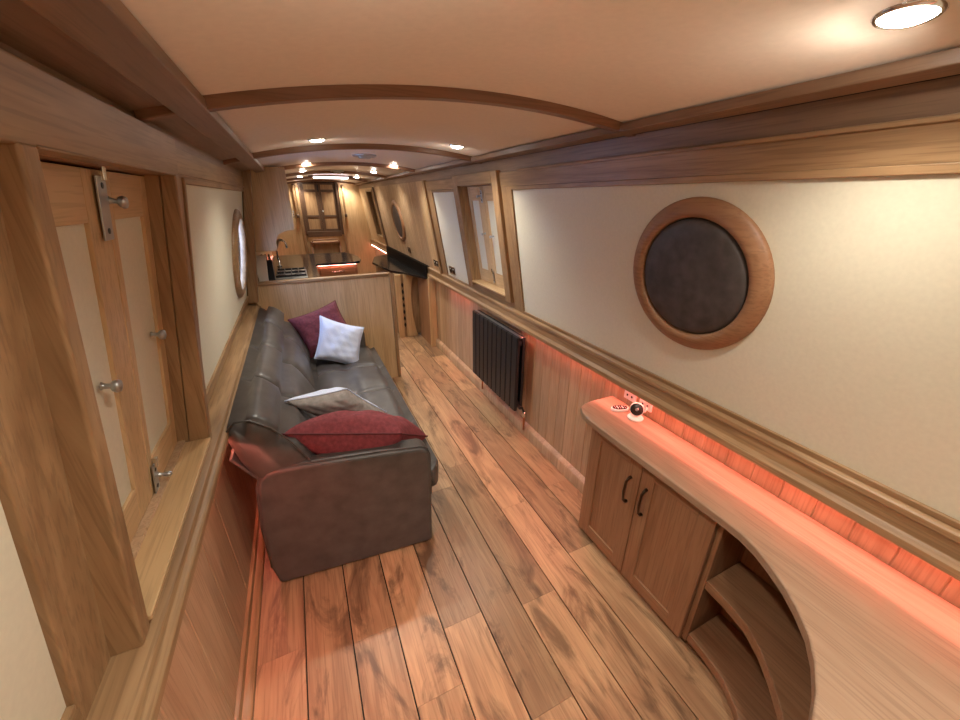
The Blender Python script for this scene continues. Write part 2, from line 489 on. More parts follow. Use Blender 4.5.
# wooden margins between strip and hull side
def arcstrip(x0, x1, y0, y1, t0, t1, n=8):
    q = [x0 + (x1 - x0) * i / n for i in range(n + 1)]
    return MB().prism([(x, arc(x) + t0) for x in q] + [(x, arc(x) + t1) for x in reversed(q)], 'Y', y0, y1)


arcstrip(-.29, -.19, Y0, Y1, .008, .02).build('left_margin', M['ceilwoodY'], cl)
arcstrip(1.115, 1.17, Y0, Y1, .006, .02).build('right_margin', M['ceilwoodY'], cl)
S(arcstrip(-.198, -.137, Y0, Y1, -.014, .012, 4).build('trim_3', M['ceilwoodY'], bevel=.003))
S(arcstrip(1.075, 1.125, Y0, Y1, -.014, .012, 4).build('trim_4', M['ceilwoodY'], bevel=.003))
for i, yb in enumerate((-.10, 1.190, 2.48, 3.76, 5.02, 6.3, 7.55)):
    S(arcstrip(-.275, 1.155, yb - .018, yb + .018, -.011, .022, 30).build('trim_%d' % (5 + i), M['ceilwoodX'], bevel=.004))

# ================================================================= WINDOWS
def knob(side, y, z, off, parent, mat='nickel', r=.012):
    n = frame(side, y); p = Vector((lean(side, z, off), y, z))
    return MB().lathe([(.009, 0), (.006, .004), (.005, .014), (r * .8, .018), (r, .024), (r * .85, .030), (.001, .033)], p, n, 16).build('knob', M[mat], parent, smooth=True)


def hatch(idx, side, y0, y1, z0, z1, ym, PP, cas=.07, casbot=.04, castop=.07, depth=.05, rail=.09, wide=0):
    w_ = struct('window_%d' % idx, (lean(side, (z0 + z1) / 2, 0), (y0 + y1) / 2, z0))
    P = PP[0] if isinstance(PP, tuple) else PP; PT = PP[1] if isinstance(PP, tuple) else PP
    # casings
    for (a, b) in ((y0 - cas, y0), (y1, y1 + cas)):
        LB(side, a, b, z0 - casbot, z1 + castop, (P, PT), .01).build('casing', M['oakZ'], w_, bevel=.006)
    LB(side, y0, y1, z1, z1 + castop, PT, .01).build('casing', M['oakY'], w_, bevel=.004)
    # linings of the recess
    LB(side, y0 - .012, y0, z0, z1, .01, depth + .03).build('jamb', M['oakZ'], w_)
    LB(side, y1, y1 + .012, z0, z1, .01, depth + .03).build('jamb', M['oakZ'], w_)
    LB(side, y0, y1, z1, z1 + .012, .01, depth + .03).build('head', M['cabY'], w_)
    LB(side, y0, y1, z0 - .015, z0, P - .004, depth + .03).build('sill', M['paleY'], w_, bevel=.004)
    # backing
    LB(side, y0 - .01, y1 + .08, z0, z1, depth + .022, depth + .03).build('backing', M['dark'], w_)
    ye = y1 + .0
    for k, (a, b) in enumerate(((y0 + .002, ym - .002), (ym + .002, y1 - .002))):
        mbx = MB(); st = .045; stm = .095 if k == wide else .03
        sa, sb = (st, stm) if k == 0 else (stm, st)
        o0, o1 = depth, depth + .02
        lb(mbx, side, a, a + sa, z0 + .003, z1 - .004, o0, o1); lb(mbx, side, b - sb, b, z0 + .003, z1 - .004, o0, o1)
        sh = mbx.build('shutter', M['paleZ'], w_, bevel=.002)
        LB(side, a + sa, b - sb, z0 + .003, z0 + .003 + rail, o0, o1).build('shutter_rail', M['paleY'], sh, bevel=.002)
        LB(side, a + sa, b - sb, z1 - rail, z1 - .004, o0, o1).build('shutter_rail', M['paleY'], sh, bevel=.002)
        LB(side, a + sa, b - sb, z0 + rail, z1 - rail, o0 + .008, o1 - .004).build('shutter_panel', M['cream'], sh)
    return w_


w1 = hatch(1, 'L', .712, 1.378, .893, 1.705, 1.105, (-.05, -.028), cas=.042, casbot=.028, castop=.005, depth=.04, rail=.10)
knob('L', 1.265, 1.305, .04, w1, r=.014); knob('L', .935, 1.30, .04, w1, r=.014)
# flat bolts at the meeting stiles
def bolt(side, y, z0, z1, off, parent, wdt=.030):
    b = LB(side, y - wdt / 2, y + wdt / 2, z0, z1, off - .004, off).build('bolt_plate', M['nickel'], parent, bevel=.0015)
    n = frame(side, y)
    for zz in (z0 + .018, z1 - .018):
        MB().lathe([(.006, 0), (.006, .001), (.001, .0015)], Vector((lean(side, zz, off - .004), y, zz)), n, 12).build('screw', M['black'], b)
    LB(side, y - .007, y + .007, z1 - .01, z1 + .018, off - .012, off - .004).build('bolt_slide', M['chrome'], b, bevel=.002)
    return b


b1 = bolt('L', 1.070, 1.568, 1.690, .036, w1, .044)
knob('L', 1.098, 1.645, .035, w1, r=.013)
b2 = bolt('L', 1.125, .897, .985, .036, w1, .032)
knob('L', 1.145, .935, .035, w1, r=.008)

w2 = hatch(2, 'R', 2.30, 2.872, 1.025, 1.733, 2.60, -.026, cas=.078, casbot=.04, castop=.07, depth=.055, rail=.10, wide=1)
for (y, z) in ((2.655, 1.41), (2.525, 1.40)): knob('R', y, z, .055, w2, r=.011)
bolt('R', 2.625, 1.62, 1.70, .05, w2, .024); bolt('R', 2.60, 1.05, 1.14, .05, w2, .022); knob('R', 2.64, 1.665, .05, w2, r=.010)
w3 = hatch(3, 'R', 6.42, 6.88, 1.08, 1.74, 6.65, -.026, cas=.05, casbot=.03, castop=.03, depth=.06, rail=.09)


def porthole(idx, side, cy, cz, rin, rout, glass=False):
    n = frame(side, cy); c = Vector((lean(side, cz, 0.004), cy, cz))
    o = struct('window_%d' % idx, tuple(c))
    MB().ring([(rin, -.02), (rin, .020), (rin + .006, .027), (rin + .02, .029), (rout - .022, .024), (rout - .006, .016), (rout, .008), (rout, 0), (rout, -.004)], c, n, 72).build('porthole_ring', M['cabY' if side == 'R' else 'oakY'], o, smooth=True)
    if glass:
        MB().ring([(rin - .003, -.10), (rin + .012, -.10), (rin + .012, -.01), (rin - .003, -.01)], c, n, 64).build('liner', M['nickel'], o, smooth=True)
        MB().lathe([(rin, -.092), (rin, -.088)], c, n, 48).build('pane', M['glass'], o)
        # hinged top light bar
        MB().box(c.x - .095, c.x - .085, cy - rin, cy + rin, cz - .005, cz + .005).build('glazing_bar', M['black'], o)
        MB().box(c.x - .085, c.x - .06, cy - .012, cy + .012, cz - .028, cz - .016).build('catch', M['black'], o)
    return o, c, n


porthole(4, 'L', PL[0], PL[1], .222, .280, True)
pc = []
for idx, (cy, cz, ri, ro, lab) in enumerate(((.885, 1.398, .203, .262, 'large round dark leather bung in the near porthole above the worktop'), (5.15, 1.375, .20, .255, 'round dark leather bung in the far porthole above the black granite shelf'))):
    o, c, n = porthole(5 + idx, 'R', cy, cz, ri, ro)
    q = c + n * .006
    prof = [(ri - .002, -.001), (ri - .002, .004), (ri - .008, .013), (ri - .022, .019), (ri * .7, .022), (ri * .35, .023), (.001, .023)]
    t = MB().lathe(prof, q, n, 64).build('porthole_bung', M['bung'], None, smooth=True)
    tag(t, lab, 'porthole cover', 'dark leather porthole bungs')

# far double doors: dark brown colour that also holds the recess shade
d = struct('door_1', (.47, Y1, 1.03))
D0, D1, DZ0, DZ1 = .185, .76, 1.03, 1.895
MB().box(.145, D0, Y1 - .01, Y1 + .05, DZ0, DZ1 + .02).box(D1, .80, Y1 - .01, Y1 + .05, DZ0, DZ1 + .02).build('door_frame', M['walnutZ'], d, bevel=.003)
MB().box(D0, D1, Y1 - .02, Y1 + .05, DZ0 - .03, DZ0 + .06).build('threshold', M['walnutX'], d, bevel=.003)
mid = (D0 + D1) / 2 - .01
for k, (a, b) in enumerate(((D0, mid - .002), (mid + .002, D1))):
    lf = MB().box(a, a + .045, Y1 + .03, Y1 + .05, DZ0 + .06, DZ1).box(b - .045, b, Y1 + .03, Y1 + .05, DZ0 + .06, DZ1).build('door_leaf', M['walnutZ'], d, bevel=.002)
    for (z0, z1) in ((DZ0 + .06, DZ0 + .10), (1.33, 1.365), (DZ1 - .15, DZ1 - .11), (DZ1 - .03, DZ1)):
        MB().box(a + .045, b - .045, Y1 + .03, Y1 + .05, z0, z1).build('door_rail', M['walnutX'], lf, bevel=.002)
    MB().box(a + .045, b - .045, Y1 + .04, Y1 + .047, DZ0 + .08, DZ1 - .01).build('door_panel', M['oakZ'], lf)
MB().lathe([(.010, 0), (.006, .01), (.014, .02), (.012, .03), (.001, .034)], (mid + .03, Y1 + .03, 1.43), (0, -1, 0), 14).build('knob', M['nickel'], d, smooth=True)
MB().box(mid - .012, mid + .012, Y1 + .022, Y1 + .03, 1.75, 1.86).build('bolt', M['black'], d)

# ================================================================= LIGHT FITTINGS
def downlight(x, y, label, power=LAMP_W, grp='recessed ceiling downlights'):
    z = arc(x) + .016
    t = thing('downlight', label, 'ceiling light', (x, y, z), grp)
    nrm = Vector((.3 * (x - .56), 0, 1)).normalized() * -1
    MB().ring([(.0352, -.004), (.0352, .003), (.037, .006), (.040, .005), (.043, .001), (.043, -.004)], (x, y, z), nrm, 28).build('trim_ring', M['chrome'], t, smooth=True)
    MB().lathe([(.035, -.004), (.035, .002), (.030, .007), (.018, .011), (.001, .013)], (x, y, z), nrm, 20).build('bulb', M['lamp'], t)
    L = bpy.data.lights.new('downlight_beam', 'SPOT'); L.energy = power; L.color = (1.0, .92, .78); L.spot_size = math.radians(136); L.spot_blend = 1.0; L.shadow_soft_size = .03
    o = bpy.data.objects.new('beam', L); COL.objects.link(o); o.parent = t; o.location = (0, 0, -.03)
    return t


where = {.40: 'nearest the camera, above the worktop', 2.22: 'between the first and second ceiling beams', 3.73: 'at the third ceiling beam', 4.72: 'between the third and fourth ceiling beams', 5.98: 'beside the tube light', 7.60: 'in front of the far double doors'}
for y, s in where.items():
    downlight(.885 if y != .40 else .915, y, 'small bright recessed downlight in the right-hand row ' + s, LAMP_W if y != .40 else LAMP_W * .7)
    if y != .40:
        downlight(.163, y, 'small bright recessed downlight in the left-hand row ' + s, LAMP_W * (1.25 if y < 3 else 1))
downlight(.163, .40, 'recessed downlight in the left-hand row, just above the camera')
downlight(.163, -.62, 'unseen recessed downlight added behind the camera on the left')  # this lamp and the next are added out of view
downlight(.885, -.62, 'unseen recessed downlight added behind the camera on the right')


def vent(x, y, label, r):
    z = arc(x) + .016
    t = thing('ceiling_vent', label, 'vent', (x, y, z), 'round ceiling vents')
    MB().lathe([(r, 0), (r * .96, .010), (r * .86, .014), (r * .80, .010)], (x, y, z), (0, 0, -1), 32).build('outer_ring', M['nickel'], t, smooth=True)
    MB().lathe([(r * .55, .008), (r * .55, .020), (r * .4, .026), (.001, .028)], (x, y, z), (0, 0, -1), 28).build('centre_cap', M['nickel'], t, smooth=True)


vent(.53, 3.11, 'round metal mushroom vent in the ceiling between second and third beams', .085)
vent(.53, 4.98, 'round metal mushroom vent in the ceiling nearer the tube light', .075)
t = thing('tube_light', 'long glowing pinkish tube light across the far ceiling', 'ceiling light', (.54, 5.95, 1.93))
MB().box(.26, .82, 5.90, 6.0, 1.905, 1.93).build('housing', M['walnutX'], t, bevel=.003)
MB().box(.32, .76, 5.885, 5.96, 1.888, 1.908).build('diffuser', M['tube'], t, bevel=.004)


def led(x0, x1, y0, y1, z, label, mat='led'):
    o = MB().box(x0, x1, y0, y1, z, z + .004).build('led_strip', M[mat])
    return tag(o, label, 'led strip light', 'coral led strips under the side rails')


led(1.314, 1.324, Y0 + .02, 4.12, .896, 'coral glowing led strip tucked under the right rail above worktop and radiator')
led(1.270, 1.280, 6.4, Y1 - .05, .822, 'coral glowing led strip under the right rail by the far bulkhead', 'softled')
led(-.444, -.434, Y0 + .02, 3.4, .845, 'coral glowing led strip tucked under the left rail behind the sofa', 'dimled')

S(MB().box(-.378, -.370, 6.15, Y1 - .01, .99, 1.045).box(-.42, -.378, 6.15, Y1 - .01, 1.035, 1.045).box(-.42, -.378, 6.15, 6.165, .985, 1.035).build('trim_20', M['oakY']))  # cover added to hide the glow of the strip behind it
led(-.396, -.386, 6.2, Y1 - .05, 1.02, 'coral glowing led strip low on the left side before the far bulkhead', 'softled')

# ================================================================= RADIATOR
t = thing('radiator', 'black vertical-column radiator on the right wall under the shuttered window', 'radiator', (1.28, 2.40, .24))
n = 10; ya, yb = 2.03, 2.78; pw = (yb - ya) / n
for k in range(n):
    MB().prism([(1.222, ya + pw * k + .0015), (1.216, ya + pw * k + .008), (1.216, ya + pw * (k + 1) - .008), (1.222, ya + pw * (k + 1) - .0015), (1.238, ya + pw * (k + 1) - .0015), (1.238, ya + pw * k + .0015)], 'Z', .235, .795).build('front_column', M['black'], t, bevel=.002)
for zz in (.26, .73): MB().box(1.239, 1.261, ya + .01, yb - .01, zz, zz + .04).build('header_pipe', M['black'], t, bevel=.004)
MB().box(1.240, 1.261, ya + .005, yb - .005, .785, .797).build('top_lit_line', M['nickel'], t, bevel=.002)  # bright bar added for the lit line along the radiator top
for k in range(n):
    MB().box(1.262, 1.282, ya + pw * k + .004, ya + pw * (k + 1) - .004, .235, .795).build('back_column', M['black'], t, bevel=.003)
for yy in (ya + .1, yb - .14): MB().box(1.283, XR - .001, yy, yy + .04, .60, .66).build('bracket', M['black'], t)
for y in (ya + .0, yb - .03):
    v = MB().tube([(1.30, y, .06), (1.30, y, .19)], .008).build('tail_pipe', M['copper'], t, smooth=True)
    MB().lathe([(.012, 0), (.015, .005), (.015, .035), (.010, .045)], (1.30, y, .17), (0, 0, 1), 14).build('valve', M['chrome'], t, smooth=True)
    MB().tube([(1.30, y, .20), (1.28, y, .25), (1.25, y + .01, .27)], .008).build('valve_elbow', M['black'], t, smooth=True)

# ================================================================= CABINET + WORKTOP
cab = thing('base_cabinet', 'low oak base cabinet with two panelled doors on the right wall', 'cabinet', (1.23, .83, 0))
CX = 1.135; ca, cb = .505, 1.155
MB().box(CX + .02, XR - .005, ca, ca + .02, .035, .688).box(CX + .02, XR - .005, cb - .02, cb, .0, .688).box(CX + .02, XR - .005, ca + .02, cb - .02, .035, .055).build('carcass', M['cabZ'], cab)
MB().box(CX + .035, CX + .05, ca, cb, 0, .035).build('plinth', M['dark'], cab)
MB().box(CX + .002, CX + .02, cb - .012, cb + .012, 0, .688).build('face_post', M['cabZ'], cab)
MB().box(CX + .002, CX + .02, ca, ca + .018, .035, .688).build('face_post', M['cabZ'], cab)


def door(y0, y1, hy):
    z0, z1, st = .038, .684, .062
    dd = MB().box(CX - .018, CX, y0, y0 + st, z0, z1).box(CX - .018, CX, y1 - st, y1, z0, z1).build('door', M['cabZ'], cab, bevel=.002)
    MB().box(CX - .018, CX, y0 + st, y1 - st, z0, z0 + st).build('door_rail', M['cabY'], dd, bevel=.002)
    MB().box(CX - .018, CX, y0 + st, y1 - st, z1 - st, z1).build('door_rail', M['cabY'], dd, bevel=.002)
    MB().box(CX - .010, CX - .002, y0 + st, y1 - st, z0 + st, z1 - st).build('door_panel', M['cabZ'], dd)
    x = CX - .018
    MB().tube([(x, hy, .435), (x - .012, hy, .437), (x - .024, hy, .452), (x - .028, hy, .50), (x - .024, hy, .548), (x - .012, hy, .563), (x, hy, .565)], [.008, .006, .005, .0055, .005, .006, .008], 10).build('handle', M['bronze'], dd, smooth=True)


door(ca + .018, .836, .800); door(.840, cb - .014, .885)

ctop = [(1.335, 1.262), (1.20, 1.262), (1.15, 1.256), (1.112, 1.235), (1.085, 1.19), (1.074, 1.13), (1.072, 1.04), (1.073, .60), (1.073, .50), (1.070, .43), (1.056, .375), (1.033, .325), (1.005, .275), (.970, .228), (.925, .180), (.875, .144), (.815, .112), (.75, .088), (.66, .072), (.55, .07), (.40, .07), (.36, .05), (.345, 0), (.345, -.93), (1.335, -.93)]
wt = MB().prism(ctop, 'Z', .69, .722).build('worktop', M['top'], None, bevel=.006, seg=3)
tag(wt, 'long curved pale oak worktop running along the right wall', 'worktop')

unit = thing('curved_shelf_unit', 'open curved oak shelf unit under the near end of the worktop', 'shelf unit', (1.1, .2, 0))
crv = [(1.135, .504), (1.128, .42), (1.112, .345), (1.075, .28), (1.028, .222), (.975, .168), (.92, .128), (.85, .092), (.77, .066), (.66, .045), (.52, .035), (.40, .035)]
shp = crv + [(.40, -.90), (XR - .012, -.90), (XR - .012, .504)]
MB().prism(shp, 'Z', .345, .385).build('shelf', M['cabY'], unit, bevel=.004)
MB().prism(shp, 'Z', .045, .085).build('shelf', M['cabY'], unit, bevel=.004)
inn = [(x + .03 * (1 if x > .9 else 0), min(.48, y - .03)) for x, y in crv]
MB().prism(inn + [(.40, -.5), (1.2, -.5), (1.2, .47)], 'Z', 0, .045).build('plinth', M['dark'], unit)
MB().box(.38, .40, -.90, .035, 0, .688).build('side_panel', M['cabZ'], unit)
MB().box(XR - .012, XR - .002, -.90, .504, .0, .688).build('back_panel', M['cabZ'], unit)

# ================================================================= CAMERA GADGET, REMOTE, SOCKETS
g = thing('security_camera', 'small round white camera with black lens standing on the worktop end', 'camera', (1.275, 1.05, .722))
MB().lathe([(.034, 0), (.036, .004), (.032, .009), (.012, .011), (.001, .011)], (1.275, 1.05, .722), (0, 0, 1), 28).build('base', M['plastic'], g, smooth=True)
MB().tube([(1.275, 1.05, .73), (1.275, 1.05, .75)], .007).build('stem', M['plastic'], g, smooth=True)
ax = Vector((-.72, -.62, .30)).normalized(); hc = Vector((1.275, 1.05, .770))
MB().lathe([(.001, -.026), (.016, -.024), (.026, -.014), (.031, 0), (.031, .010), (.029, .014)], hc, ax, 28).build('head', M['plastic'], g, smooth=True)
le = MB().lathe([(.029, .013), (.027, .0155), (.001, .0165)], hc, ax, 28).build('lens', M['bplastic'], g, smooth=True)
MB().lathe([(.007, .0165), (.005, .018), (.001, .018)], hc, ax, 14).build('lens_ring', M['nickel'], le)
MB().tube([(1.295, 1.06, .755), (1.32, 1.055, .735), (1.328, 1.045, .745), (1.33, 1.04, .775)], .003, 8).build('power_cord', M['plastic'], g, smooth=True)
r_ = thing('remote_control', 'small oval remote with dark face and white rim lying on the worktop', 'remote', (1.262, 1.135, .722))
a_ = Vector((.93, -.36, 0)).normalized()
def oval(z, s, n=28):
    b_ = Vector((-a_.y, a_.x, 0)); c = Vector((1.262, 1.135, 0)); out = []
    for k in range(n):
        a = 2 * math.pi * k / n; ca_, sa_ = math.cos(a), math.sin(a)
        p = c + a_ * (.042 * s * math.copysign(abs(ca_) ** .8, ca_)) + b_ * (.022 * s * math.copysign(abs(sa_) ** .9, sa_)); out.append((p.x, p.y))
    return out
MB().prism(oval(0, 1), 'Z', .7222, .736).build('shell', M['plastic'], r_, bevel=.004)
MB().prism(oval(0, .86), 'Z', .735, .7375).build('face', M['bplastic'], r_)
for k in range(-2, 3):
    for s in (-1, 1):
        p = Vector((1.262, 1.135, 0)) + a_ * k * .012 + Vector((-a_.y, a_.x, 0)) * s * .007
        MB().lathe([(.0035, 0), (.0035, .0012), (.001, .0016)], (p.x, p.y, .7375), (0, 0, 1), 10).build('button', M['pinkbtn' if (k + s) % 2 else 'plastic'], r_)


def socket_low(y, label):
    t = thing('power_socket', label, 'socket', (XR, y, .785), 'double sockets below the right rail')
    MB().box(XR - .010, XR, y - .035, y + .035, .752, .822).build('plate', M['plastic'], t, bevel=.002)
    for dy in (-.014, .014): MB().box(XR - .012, XR - .0095, y + dy - .004, y + dy + .004, .77, .78).build('pin_hole', M['black'], t)


socket_low(1.15, 'white power socket under the right rail, farther one behind the remote')
socket_low(1.055, 'white power socket under the right rail, directly behind the small camera')


def socket_up(y0, y1, z0, z1, label, tilt=0):
    t = thing('wall_socket', label, 'socket', (lean('R', z0, 0), (y0 + y1) / 2, z0), 'double wall sockets beside the wooden post')
    LB('R', y0, y1, z0, z1, -.008, .004).build('plate', M['chrome'], t, bevel=.002)
    for k in (0, 1):
        a = y0 + (y1 - y0) * (.08 + .5 * k); b = a + (y1 - y0) * .36
        q = LB('R', a, b, z0 + .012, z1 - .012, -.0105, -.008).build('outlet', M['bplastic'], t, bevel=.001)
        LB('R', a + .012, a + .026, z1 - .028, z1 - .018, -.014, -.0105).build('rocker_switch', M['plastic'], q)


socket_up(3.31, 3.46, .985, 1.06, 'chrome double socket low on the narrow cream panel')
socket_up(3.78, 3.93, .985, 1.055, 'chrome double socket on bare oak, beyond the wooden post')
s3 = thing('light_switch', 'small square switch plate on the ribbed boarding beneath the far porthole', 'switch', (1.26, 4.95, 1.03))
LB('R', 4.88, 4.98, 1.0, 1.07, -.008, .004).build('plate', M['walnutZ'], s3, bevel=.002)
LB('R', 4.92, 4.94, 1.02, 1.05, -.012, -.008).build('rocker', M['bplastic'], s3)

# ================================================================= SOFA
sofa = thing('sofa_bed', 'dark brown-grey leather click-clack sofa bed along the left wall', 'sofa', (.05, 2.4, 0))


def armskew(x): return -.085 * (x - .40)


def arm(ya, yb, sk, name='armrest'):
    prof = [(-.335, .005), (-.350, .10), (-.345, .35), (-.322, .55), (-.305, .60), (-.27, .628), (-.20, .635), (.20, .610), (.36, .592), (.39, .575), (.40, .54), (.395, .30), (.385, .005)]
    mb = MB(); n = len(prof)
    vs = [(x, ya + sk * (x - .40), z) for x, z in prof] + [(x, yb + sk * (x - .40) * .3, z) for x, z in prof]
    mb.add(vs, [tuple(range(n)), tuple(range(2 * n - 1, n - 1, -1))] + [(i, (i + 1) % n, n + (i + 1) % n, n + i) for i in range(n)])
    o = mb.build(name, M['leather'], sofa, bevel=.022, seg=4)
    pts = [(x, ya + sk * (x - .40) + .018, z + .001) for x, z in prof[1:-1]]
    MB().tube(pts, .0035, 6).build('seam', M['leather'], o, smooth=True)
    return o


arm(1.405, 1.515, -.085); arm(3.30, 3.41, 0)
MB().box(-.28, .40, 1.50, 3.30, .08, .22).build('base_frame', M['dark'], sofa, bevel=.01)
for x in (-.22, .34):
    for y in (1.62, 3.2): MB().lathe([(.02, 0), (.025, .08)], (x, y, 0), (0, 0, 1), 14).build('leg', M['black'], sofa)


def cushion_slab(name, prof, y0, y1, ncell_y, cells, ny=220, depth=.022, wob=.0):
    """prof: closed list of (x, z) ; cells: list of (i0, i1) index spans of the profile that are tufted as cells"""
    n = len(prof)
    vs = []; rows = []
    P = [Vector((p[0], p[1])) for p in prof]
    nor = []
    cen = sum(P, Vector((0, 0))) / n
    for i in range(n):
        t = P[(i + 1) % n] - P[i - 1]; q = Vector((t.y, -t.x)).normalized()
        if q.dot(P[i] - cen) < 0: q = -q
        nor.append(q)
    fac = [0] * n; cellpos = [None] * n
    for ci, (a, b) in enumerate(cells):
        for i in range(a, b + 1):
            u = (i - a) / (b - a); cellpos[i] = u; fac[i] = 1
    for j in range(ny + 1):
        v = j / ny; y = y0 + (y1 - y0) * v
        cv = (v * ncell_y) % 1.0; cv = min(cv, 1 - cv) * 2     # 0 at seam, 1 mid
        e = min(v, 1 - v) * (y1 - y0)
        edge = -(.035 * max(0, 1 - e / .045) ** 2)
        for i in range(n):
            d = edge
            if fac[i]:
                u = min(cellpos[i], 1 - cellpos[i]) * 2
                su = 1 - math.exp(-u * 7.0); sv = 1 - math.exp(-cv * 14.0)
                d += -depth * (1 - sv) * (.35 + .65 * u ** .5) - depth * 1.1 * (1 - su) + .006 * math.sin(11 * v + 3 * cellpos[i])
            p = P[i] + nor[i] * d
            vs.append((p.x, y, p.y))
    fs = [(j * n + i, j * n + (i + 1) % n, (j + 1) * n + (i + 1) % n, (j + 1) * n + i) for j in range(ny) for i in range(n)]
    fs += [tuple(range(n)), tuple(ny * n + i for i in range(n))[::-1]]
    return MB().add(vs, fs).build(name, M['leather'], sofa, smooth=True)


def densify(pts, k):
    out = []; idx = []
    n = len(pts)
    for i in range(n):
        a, b = pts[i], pts[(i + 1) % n]; idx.append(len(out))
        for s in range(k): out.append((a[0] + (b[0] - a[0]) * s / k, a[1] + (b[1] - a[1]) * s / k))
    return out, idx


def chaikin(pts, it=2):
    for _ in range(it):
        q = []
        for i in range(len(pts)):
            a, b = pts[i], pts[(i + 1) % len(pts)]
            q += [(a[0] * .75 + b[0] * .25, a[1] * .75 + b[1] * .25), (a[0] * .25 + b[0] * .75, a[1] * .25 + b[1] * .75)]
        pts = q
    return pts


# seat: top face runs from back to front, then the rounded front
seatp = [(-.12, .405), (-.06, .43), (.0, .438), (.06, .442), (.12, .444), (.17, .444), (.22, .444), (.27, .443), (.32, .442), (.37, .440), (.41, .436), (.445, .428), (.465, .415), (.475, .395), (.475, .34), (.472, .28), (.462, .255), (.44, .245), (.30, .24), (.10, .24), (-.12, .24)]
cushion_slab('seat_cushion', seatp, 1.50, 3.31, 4, [(1, 5), (5, 11)], depth=.030)
backp = [(-.375, .795), (-.372, .83), (-.355, .862), (-.325, .880), (-.290, .878), (-.255, .862), (-.225, .835), (-.195, .80), (-.168, .76), (-.145, .72), (-.124, .68), (-.105, .64), (-.088, .60), (-.072, .56), (-.055, .52), (-.04, .48), (-.03, .445), (-.06, .41), (-.13, .40), (-.20, .43), (-.26, .49), (-.31, .575), (-.35, .68)]
cushion_slab('back_cushion', backp, 1.47, 3.36, 4, [(3, 8), (8, 15)], depth=.036)
MB().hexa([(-.205, 1.49, .41), (-.195, 1.49, .415), (-.195, 3.34, .415), (-.205, 3.34, .41), (-.385, 1.49, .71), (-.373, 1.49, .715), (-.373, 3.34, .715), (-.385, 3.34, .71)]).build('back_board', M['leather'], sofa, bevel=.004)
# piping seam round the near end of the back cushion
MB().tube([(-.372, 1.482, .83), (-.33, 1.478, .876), (-.28, 1.478, .872), (-.215, 1.478, .820), (-.16, 1.478, .742), (-.105, 1.478, .635), (-.06, 1.478, .53)], .004, 6).build('seam', M['leather'], sofa, smooth=True)


# ================================================================= CUSHIONS
def cushion(name, O, U, V, thick, front, back, label, pipe=None, group='scatter cushions on the sofa', pinch=.10, sag=0.0, seed=0, bend=0.0):
    """O = corner-to-corner centre, U and V half-edge vectors"""
    O, U, V = Vector(O), Vector(U), Vector(V); Nn = U.cross(V).normalized()
    rr = random.Random(seed); ph = [rr.uniform(0, 6) for _ in range(6)]
    t = thing(name, label, 'cushion', tuple(O), group)
    n = 36

    def pt(s):
        def f(a, b):
            x, y = a * 2 - 1, b * 2 - 1
            ex = 1 - pinch * (1 - y * y) * abs(x) ** 2; ey = 1 - pinch * (1 - x * x) * abs(y) ** 2
            w_ = max(0, (1 - x ** 4)) ** .55 * max(0, (1 - y ** 4)) ** .55
            wr = .003 * math.sin(7 * x + 5 * y + ph[0]) + .002 * math.sin(13 * x - 9 * y + ph[1]) + .0015 * math.sin(17 * y + 6 * x * y + ph[2])
            h = thick * .5 * w_ * (1 + .12 * math.sin(3 * x + ph[3])) + wr * w_ * 1.2
            p = O + U * (x * ex) + V * (y * ey) + Nn * (s * h + bend * (x * x)) - Vector((0, 0, sag * (1 - x * x)))
            return tuple(p)
        return f
    MB().grid(pt(1), n, n).build('front_cover', M[front], t, smooth=True)
    MB().grid(pt(-1), n, n).build('back_cover', M[back], t, smooth=True)
    if pipe:
        f = pt(0); q = [f(i / n, 0) for i in range(n)] + [f(1, i / n) for i in range(n)] + [f(1 - i / n, 1) for i in range(n)] + [f(0, 1 - i / n) for i in range(n)] + [f(0, 0)]
        MB().tube(q, .004, 6).build('piping', M[pipe], t, smooth=True)
    return t


def cornered(A, B, Dd):
    """A, B, D corners: U along AB, V along AD"""
    A, B, Dd = Vector(A), Vector(B), Vector(Dd)
    return (B + Dd) / 2, (B - A) / 2, (Dd - A) / 2


O, U, V = cornered((-.195, 1.545, .745), (.285, 1.475, .655), (.0, 1.80, .515))
cushion('cushion', O, U, V, .205, 'red', 'red', 'red cushion sagging over the near arm of the sofa', 'redpipe', seed=1, pinch=.07)
O, U, V = cornered((-.185, 1.84, .75), (.105, 1.90, .725), (.025, 1.95, .495))
cushion('cushion', O, U, V, .15, 'white', 'grey', 'grey-faced cushion with white edge, leaning behind the near red one', 'white', seed=2, pinch=.06)
O, U, V = cornered((-.175, 3.23, .765), (.20, 3.29, .868), (-.06, 3.10, .47))
cushion('cushion', O, U, V, .14, 'darkred', 'darkred', 'dark red cushion against the half-height partition, behind the pale one', 'redpipe', seed=3)
O, U, V = cornered((.06, 3.10, .805), (.375, 3.07, .675), (-.035, 2.98, .505))
cushion('cushion', O, U, V, .13, 'white', 'white', 'pale bluish-white square cushion standing at the far end of the seat', 'white', seed=4)

# ================================================================= HALF WALL, KITCHEN
hw = thing('half_height_partition', 'half-height pale oak partition with rounded oak capping at the sofa end', 'partition', (.13, 3.47, 0))
MB().box(XL, .70, 3.45, 3.475, 0, 1.02).build('panel', M['paleZ'], hw)
MB().box(XL, .685, 3.432, 3.485, 1.005, 1.035).build('capping', M['oakX'], hw, bevel=.008)
MB().prism([(.692, 0), (.722, 0), (.722, 1.0), (.715, 1.022), (.70, 1.034), (.685, 1.035), (.685, 1.005), (.692, 1.0)], 'Y', 3.432, 3.485).build('end_post', M['oakZ'], hw, bevel=.004)

